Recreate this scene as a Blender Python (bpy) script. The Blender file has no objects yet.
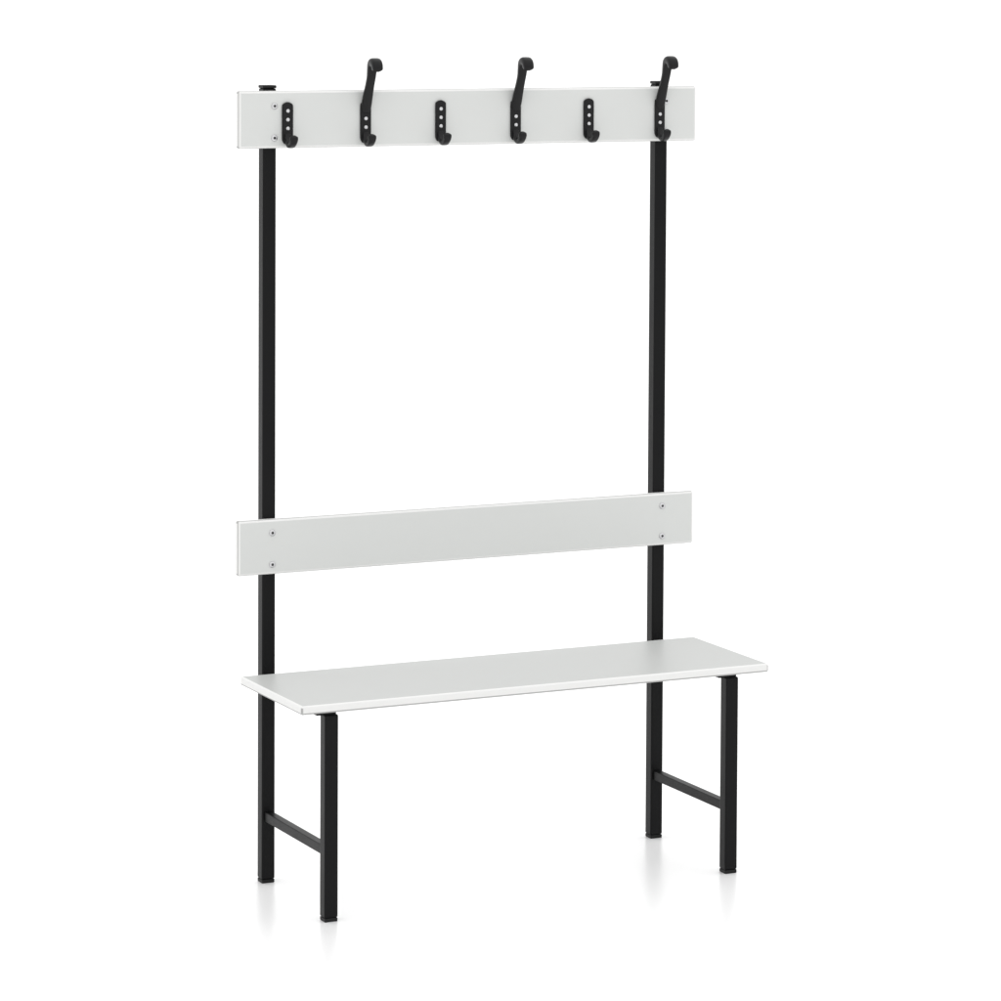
import bpy, bmesh, math
from mathutils import Vector, Matrix
scene=bpy.context.scene
col=scene.collection
scene.view_settings.view_transform='Standard'
scene.view_settings.look='None'
scene.view_settings.exposure=0

W=0.0286; S=0.8968; D=0.3534; H=1.650; T=0.018
BX0,BX1=-0.0605,0.9860
SX0,SX1=-0.0590,0.9850; SY0,SY1=-0.0277,-0.3746; SZ0,SZ1=0.4255,0.4432

def mat(name):
    m=bpy.data.materials.new(name); m.use_nodes=True
    return m,m.node_tree.nodes,m.node_tree.links,m.node_tree.nodes['Principled BSDF']
def painted(name,base,rough,spec,noise_scale,var,bump_scale,bump,rvar=0.06):
    m,n,l,b=mat(name)
    tc=n.new('ShaderNodeTexCoord')
    nz=n.new('ShaderNodeTexNoise'); nz.inputs['Scale'].default_value=noise_scale; nz.inputs['Detail'].default_value=4
    l.new(tc.outputs['Object'],nz.inputs['Vector'])
    mx=n.new('ShaderNodeMix'); mx.data_type='RGBA'
    mx.inputs[6].default_value=[c*(1-var) for c in base]+[1]
    mx.inputs[7].default_value=[min(1,c*(1+var)) for c in base]+[1]
    l.new(nz.outputs['Fac'],mx.inputs[0]); l.new(mx.outputs[2],b.inputs['Base Color'])
    mr=n.new('ShaderNodeMapRange'); mr.inputs['To Min'].default_value=rough-rvar; mr.inputs['To Max'].default_value=rough+rvar
    l.new(nz.outputs['Fac'],mr.inputs['Value']); l.new(mr.outputs['Result'],b.inputs['Roughness'])
    b.inputs['Specular IOR Level'].default_value=spec
    n2=n.new('ShaderNodeTexNoise'); n2.inputs['Scale'].default_value=bump_scale; n2.inputs['Detail'].default_value=2
    l.new(tc.outputs['Object'],n2.inputs['Vector'])
    bp=n.new('ShaderNodeBump'); bp.inputs['Strength'].default_value=bump; bp.inputs['Distance'].default_value=0.0006
    l.new(n2.outputs['Fac'],bp.inputs['Height']); l.new(bp.outputs['Normal'],b.inputs['Normal'])
    return m
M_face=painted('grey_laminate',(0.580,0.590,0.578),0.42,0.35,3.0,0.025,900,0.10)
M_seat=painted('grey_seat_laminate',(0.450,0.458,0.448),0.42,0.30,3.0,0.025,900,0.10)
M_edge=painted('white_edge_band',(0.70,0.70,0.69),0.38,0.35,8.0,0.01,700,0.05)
M_edge_shade=painted('painted_edge_shade',(0.38,0.38,0.375),0.5,0.15,8.0,0.03,700,0.05)  # grey on the panel arrises, a shade outline put into the colour
M_black=painted('black_powder_coat',(0.0050,0.0050,0.0053),0.38,0.12,12.0,0.25,1400,0.30)
M_hook=painted('black_cast_hook',(0.006,0.006,0.0065),0.30,0.20,40.0,0.25,900,0.2)
M_plug=painted('black_plastic_plug',(0.009,0.009,0.009),0.5,0.18,30.0,0.2,900,0.15)
M_steel=painted('zinc_screw',(0.55,0.55,0.56),0.32,0.5,60.0,0.05,1500,0.1)
M_steel.node_tree.nodes['Principled BSDF'].inputs['Metallic'].default_value=0.9
M_dark=painted('screw_recess',(0.05,0.05,0.05),0.6,0.3,60.0,0.05,1500,0.1)
M_floor,n,l,b=mat('white_studio_floor')
b.inputs['Base Color'].default_value=(0.93,0.93,0.93,1)
b.inputs['IOR'].default_value=1.95
nz=n.new('ShaderNodeTexNoise'); nz.inputs['Scale'].default_value=6
tc=n.new('ShaderNodeTexCoord'); l.new(tc.outputs['Object'],nz.inputs['Vector'])
mr=n.new('ShaderNodeMapRange'); mr.inputs['To Min'].default_value=0.27; mr.inputs['To Max'].default_value=0.31
l.new(nz.outputs['Fac'],mr.inputs['Value']); l.new(mr.outputs['Result'],b.inputs['Roughness'])

def finish(me,name,mats,parent=None,loc=(0,0,0),smooth=True):
    for m in mats: me.materials.append(m)
    if smooth:
        for f in me.polygons: f.use_smooth=True
    o=bpy.data.objects.new(name,me); col.objects.link(o)
    o.location=loc
    if parent: o.parent=parent
    return o
def box_bm(x0,x1,y0,y1,z0,z1,bev,seg=3):
    bm=bmesh.new(); bmesh.ops.create_cube(bm,size=1)
    for v in bm.verts:
        v.co=Vector(((x0+x1)/2+v.co.x*(x1-x0),(y0+y1)/2+v.co.y*(y1-y0),(z0+z1)/2+v.co.z*(z1-z0)))
    if bev: bmesh.ops.bevel(bm,geom=bm.edges[:],offset=bev,segments=seg,profile=0.5,affect='EDGES')
    return bm
def box(name,x0,x1,y0,y1,z0,z1,bev,mats,parent,axis=None,front=1,lim=0.45,ploc=(0,0,0),seg=3):
    c=Vector(((x0+x1)/2,(y0+y1)/2,(z0+z1)/2))
    bm=box_bm(x0-c.x,x1-c.x,y0-c.y,y1-c.y,z0-c.z,z1-c.z,bev,seg)
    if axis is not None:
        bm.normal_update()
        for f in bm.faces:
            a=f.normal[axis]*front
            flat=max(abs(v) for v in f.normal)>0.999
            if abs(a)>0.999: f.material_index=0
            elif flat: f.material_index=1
            elif a>lim: f.material_index=1       # rounded arris, edge band white also paints its highlight
            else: f.material_index=2             # outer / rear arris, shade line painted in grey
    me=bpy.data.meshes.new(name); bm.to_mesh(me); bm.free()
    o=finish(me,name,mats,parent,c-Vector(ploc))
    m=o.modifiers.new('wn','WEIGHTED_NORMAL'); m.keep_sharp=False; m.weight=100
    return o
def pos(o):
    v=Vector(o.location)
    while o.parent: o=o.parent; v+=o.location
    return v

bm=bmesh.new(); bmesh.ops.create_circle(bm,cap_ends=True,radius=400,segments=96)
me=bpy.data.meshes.new('floor'); bm.to_mesh(me); bm.free()
fl=finish(me,'floor',[M_floor],smooth=False); fl['kind']='structure'

bench=bpy.data.objects.new('cloakroom_bench',None); col.objects.link(bench)
bench['label']='light grey locker room bench with black steel frame and coat hooks'
bench['category']='bench'
bench.empty_display_size=0.2

seat=box('seat',SX0,SX1,SY1,SY0,SZ0,SZ1,0.0036,[M_seat,M_edge,M_edge_shade],bench,axis=2,front=1,lim=0.05,seg=5)
back=box('backrest',BX0,BX1,-T-0.0005,-0.0005,0.6478,0.7616,0.0048,[M_face,M_edge,M_edge_shade],bench,axis=1,front=-1,lim=0.52,seg=5)
board=box('hook_board',BX0,BX1,-T-0.0005,-0.0005,1.5267,1.6446,0.0048,[M_face,M_edge,M_edge_shade],bench,axis=1,front=-1,lim=0.52,seg=5)

def lathe(profile,seg=24):
    bm=bmesh.new(); rings=[]
    for r,h in profile:
        rings.append([bm.verts.new((r*math.cos(2*math.pi*i/seg),-h,r*math.sin(2*math.pi*i/seg))) for i in range(seg)])
    for a,b_ in zip(rings,rings[1:]):
        for i in range(seg): bm.faces.new((a[i],a[(i+1)%seg],b_[(i+1)%seg],b_[i]))
    bm.faces.new(rings[-1]); bm.faces.new(rings[0][::-1])
    bmesh.ops.recalc_face_normals(bm,faces=bm.faces[:])
    return bm
bm=lathe([(0.0068,0.0),(0.0068,0.0008),(0.0056,0.0022),(0.0034,0.0028),(0.0028,0.0027),(0.0026,0.0012),(0.0001,0.0012)])
for f in bm.faces:
    if all(v.co.x**2+v.co.z**2<0.0029**2 for v in f.verts): f.material_index=1
bolt_me=bpy.data.meshes.new('bolt_head'); bm.to_mesh(bolt_me); bm.free()
bolt_me.materials.append(M_steel); bolt_me.materials.append(M_dark)
for f in bolt_me.polygons: f.use_smooth=True
def bolt(x,z,parent):
    o=bpy.data.objects.new('bolt_head',bolt_me); col.objects.link(o); o.parent=parent
    o.location=Vector((x,-T-0.0005,z))-pos(parent)
for x in (0.0135,S+0.0130):
    bolt(x,0.7338,back); bolt(x,0.6680,back)
    bolt(x+0.003,1.6136,board); bolt(x+0.003,1.5480,board)

def tube(name,x,y,z1,top_cap):
    o=box(name,x,x+W,y,y+W,0.008,z1,0.0034,[M_black],bench)
    p=pos(o)
    box('foot_plug',x+0.0004,x+W-0.0004,y+0.0004,y+W-0.0004,0.0,0.0078,0.002,[M_plug],o,ploc=p)
    if top_cap:
        box('end_cap',x-0.0006,x+W+0.0006,y-0.0002,y+W+0.0006,z1+0.0002,z1+0.0065,0.0022,[M_plug],o,ploc=p)
    return o
tube('post',-0.0008,0,H-0.001,True)
tube('post',S,0,H-0.001,True)
tube('leg',-0.0008,-D,SZ0-0.009,False)
tube('leg',S,-D,SZ0-0.009,False)
for x in (-0.0008,S):
    cx=x+W/2
    box('crossbar',cx-0.009,cx+0.009,-D+W-0.0002,0.0002,0.130,0.150,0.002,[M_black],bench)
    box('seat_support',x-0.017,x+W-0.004,-D+0.003,-0.001,SZ0-0.0088,SZ0-0.0003,0.001,[M_black],bench)

def catmull(pts,sub):
    out=[]; P=[pts[0]]+pts+[pts[-1]]
    for i in range(1,len(P)-2):
        for k in range(sub):
            t=k/sub; a,b_,c,d=P[i-1],P[i],P[i+1],P[i+2]
            out.append(tuple(0.5*((2*b_[j])+(-a[j]+c[j])*t+(2*a[j]-5*b_[j]+4*c[j]-d[j])*t*t+(-a[j]+3*b_[j]-3*c[j]+d[j])*t**3) for j in range(len(a))))
    out.append(tuple(pts[-1])); return out
def sweep(bm,pts,sub=5,n=20,e=0.55):
    P=catmull(pts,sub); rings=[]
    for i,(y,z,a,t) in enumerate(P):
        y0,z0=P[max(0,i-1)][:2]; y1,z1=P[min(len(P)-1,i+1)][:2]
        d=Vector((0,-(y1-y0),z1-z0)).normalized(); nrm=Vector((1,0,0)).cross(d)
        c=Vector((0,-y,z)); ring=[]
        for k in range(n):
            th=2*math.pi*k/n; co,si=math.cos(th),math.sin(th)
            u=math.copysign(abs(co)**e,co)*max(a,1e-4); v=math.copysign(abs(si)**e,si)*max(t,1e-4)
            ring.append(bm.verts.new(c+Vector((1,0,0))*u+nrm*v))
        rings.append(ring)
    for a,b_ in zip(rings,rings[1:]):
        for k in range(n): bm.faces.new((a[k],a[(k+1)%n],b_[(k+1)%n],b_[k]))
    bm.faces.new(rings[0]); bm.faces.new(rings[-1])
def make_hook(name,tall):
    bm=bmesh.new()
    ptop=0.083
    sweep(bm,[(0.0028,-0.003,0.004,0.0016),(0.0028,-0.001,0.0080,0.0024),(0.0028,0.004,0.0110,0.0027),(0.0028,0.012,0.0120,0.0028),
              (0.0028,0.045,0.0120,0.0028),(0.0028,ptop-0.009,0.0120,0.0028),(0.0028,ptop-0.003,0.0100,0.0026),(0.0028,ptop,0.005,0.0018),(0.0028,ptop+0.001,0.001,0.0008)],sub=4)
    sweep(bm,[(0.004,0.020,0.0055,0.0020),(0.006,0.010,0.0075,0.0044),(0.012,0.001,0.0078,0.0055),(0.021,-0.0045,0.0076,0.0054),(0.030,-0.002,0.0076,0.0054),
              (0.037,0.0045,0.0080,0.0058),(0.0385,0.010,0.0086,0.0066),(0.0385,0.0145,0.0074,0.0056),(0.0385,0.0175,0.002,0.0016)])
    if tall:
        sweep(bm,[(0.004,0.060,0.0070,0.0024),(0.006,0.072,0.0105,0.0045),(0.011,0.086,0.0105,0.0060),(0.018,0.102,0.0098,0.0062),(0.026,0.119,0.0092,0.0062),
                  (0.033,0.135,0.0092,0.0066),(0.037,0.150,0.0100,0.0074),(0.042,0.161,0.0112,0.0086),(0.052,0.1660,0.0118,0.0090),(0.061,0.163,0.0118,0.0090),
                  (0.0655,0.156,0.0114,0.0086),(0.067,0.150,0.0100,0.0070),(0.0675,0.1465,0.003,0.002)])
    bmesh.ops.recalc_face_normals(bm,faces=bm.faces[:])
    me=bpy.data.meshes.new(name); bm.to_mesh(me); bm.free(); me.materials.append(M_hook)
    for f in me.polygons: f.use_smooth=True
    return me
me_small=make_hook('small_hook',False); me_tall=make_hook('tall_hook',True)
bm=lathe([(0.0040,0.0),(0.0040,0.0005),(0.0034,0.0014),(0.0020,0.0019),(0.0001,0.0020)],seg=18)
screw_me=bpy.data.meshes.new('screw'); bm.to_mesh(screw_me); bm.free(); screw_me.materials.append(M_steel)
for f in screw_me.polygons: f.use_smooth=True
HZ=1.5375
for i,x in enumerate((0.0439,0.2155,0.3839,0.5558,0.7264,0.8957)):
    tall=i%2==1
    o=bpy.data.objects.new('coat_hook',me_tall if tall else me_small); col.objects.link(o); o.parent=bench
    o.location=(x,-T-0.0005,HZ)
    for z in (0.030,0.048,0.066):
        if tall and z>0.06: continue      # covered by the upper arm
        s=bpy.data.objects.new('screw',screw_me); col.objects.link(s); s.parent=o; s.location=(0,-0.0052,z)

w=bpy.data.worlds.new('World'); scene.world=w; w.use_nodes=True
n,l=w.node_tree.nodes,w.node_tree.links
bg=n['Background']; tc=n.new('ShaderNodeTexCoord'); sx=n.new('ShaderNodeSeparateXYZ'); l.new(tc.outputs['Generated'],sx.inputs[0])
mr=n.new('ShaderNodeMapRange'); mr.inputs['From Min'].default_value=0.05; mr.inputs['From Max'].default_value=1.0
mr.inputs['To Min'].default_value=1.03; mr.inputs['To Max'].default_value=1.68
l.new(sx.outputs['Z'],mr.inputs['Value']); l.new(mr.outputs['Result'],bg.inputs['Strength']); bg.inputs['Color'].default_value=(1,1,1,1)

cd=bpy.data.cameras.new('camera'); cam=bpy.data.objects.new('camera',cd); col.objects.link(cam); scene.camera=cam
yaw,pit,ro,f=0.4952,0.0511,0.0088,3821.45
F=Vector((math.sin(yaw)*math.cos(pit),math.cos(yaw)*math.cos(pit),-math.sin(pit)))
R=Vector((math.cos(yaw),-math.sin(yaw),0)); U=R.cross(F)
R2=R*math.cos(ro)+U*math.sin(ro); U2=-R*math.sin(ro)+U*math.cos(ro)
m=Matrix((R2,U2,-F)).transposed().to_4x4(); m.translation=Vector((-2.7718,-7.4006,1.9555)); cam.matrix_world=m
cd.sensor_width=36; cd.lens=f/1001*36
cd.shift_x=(500.5-789.10)/1001; cd.shift_y=(138.91-500.5)/1001
cd.clip_end=2000; cd.clip_start=0.05
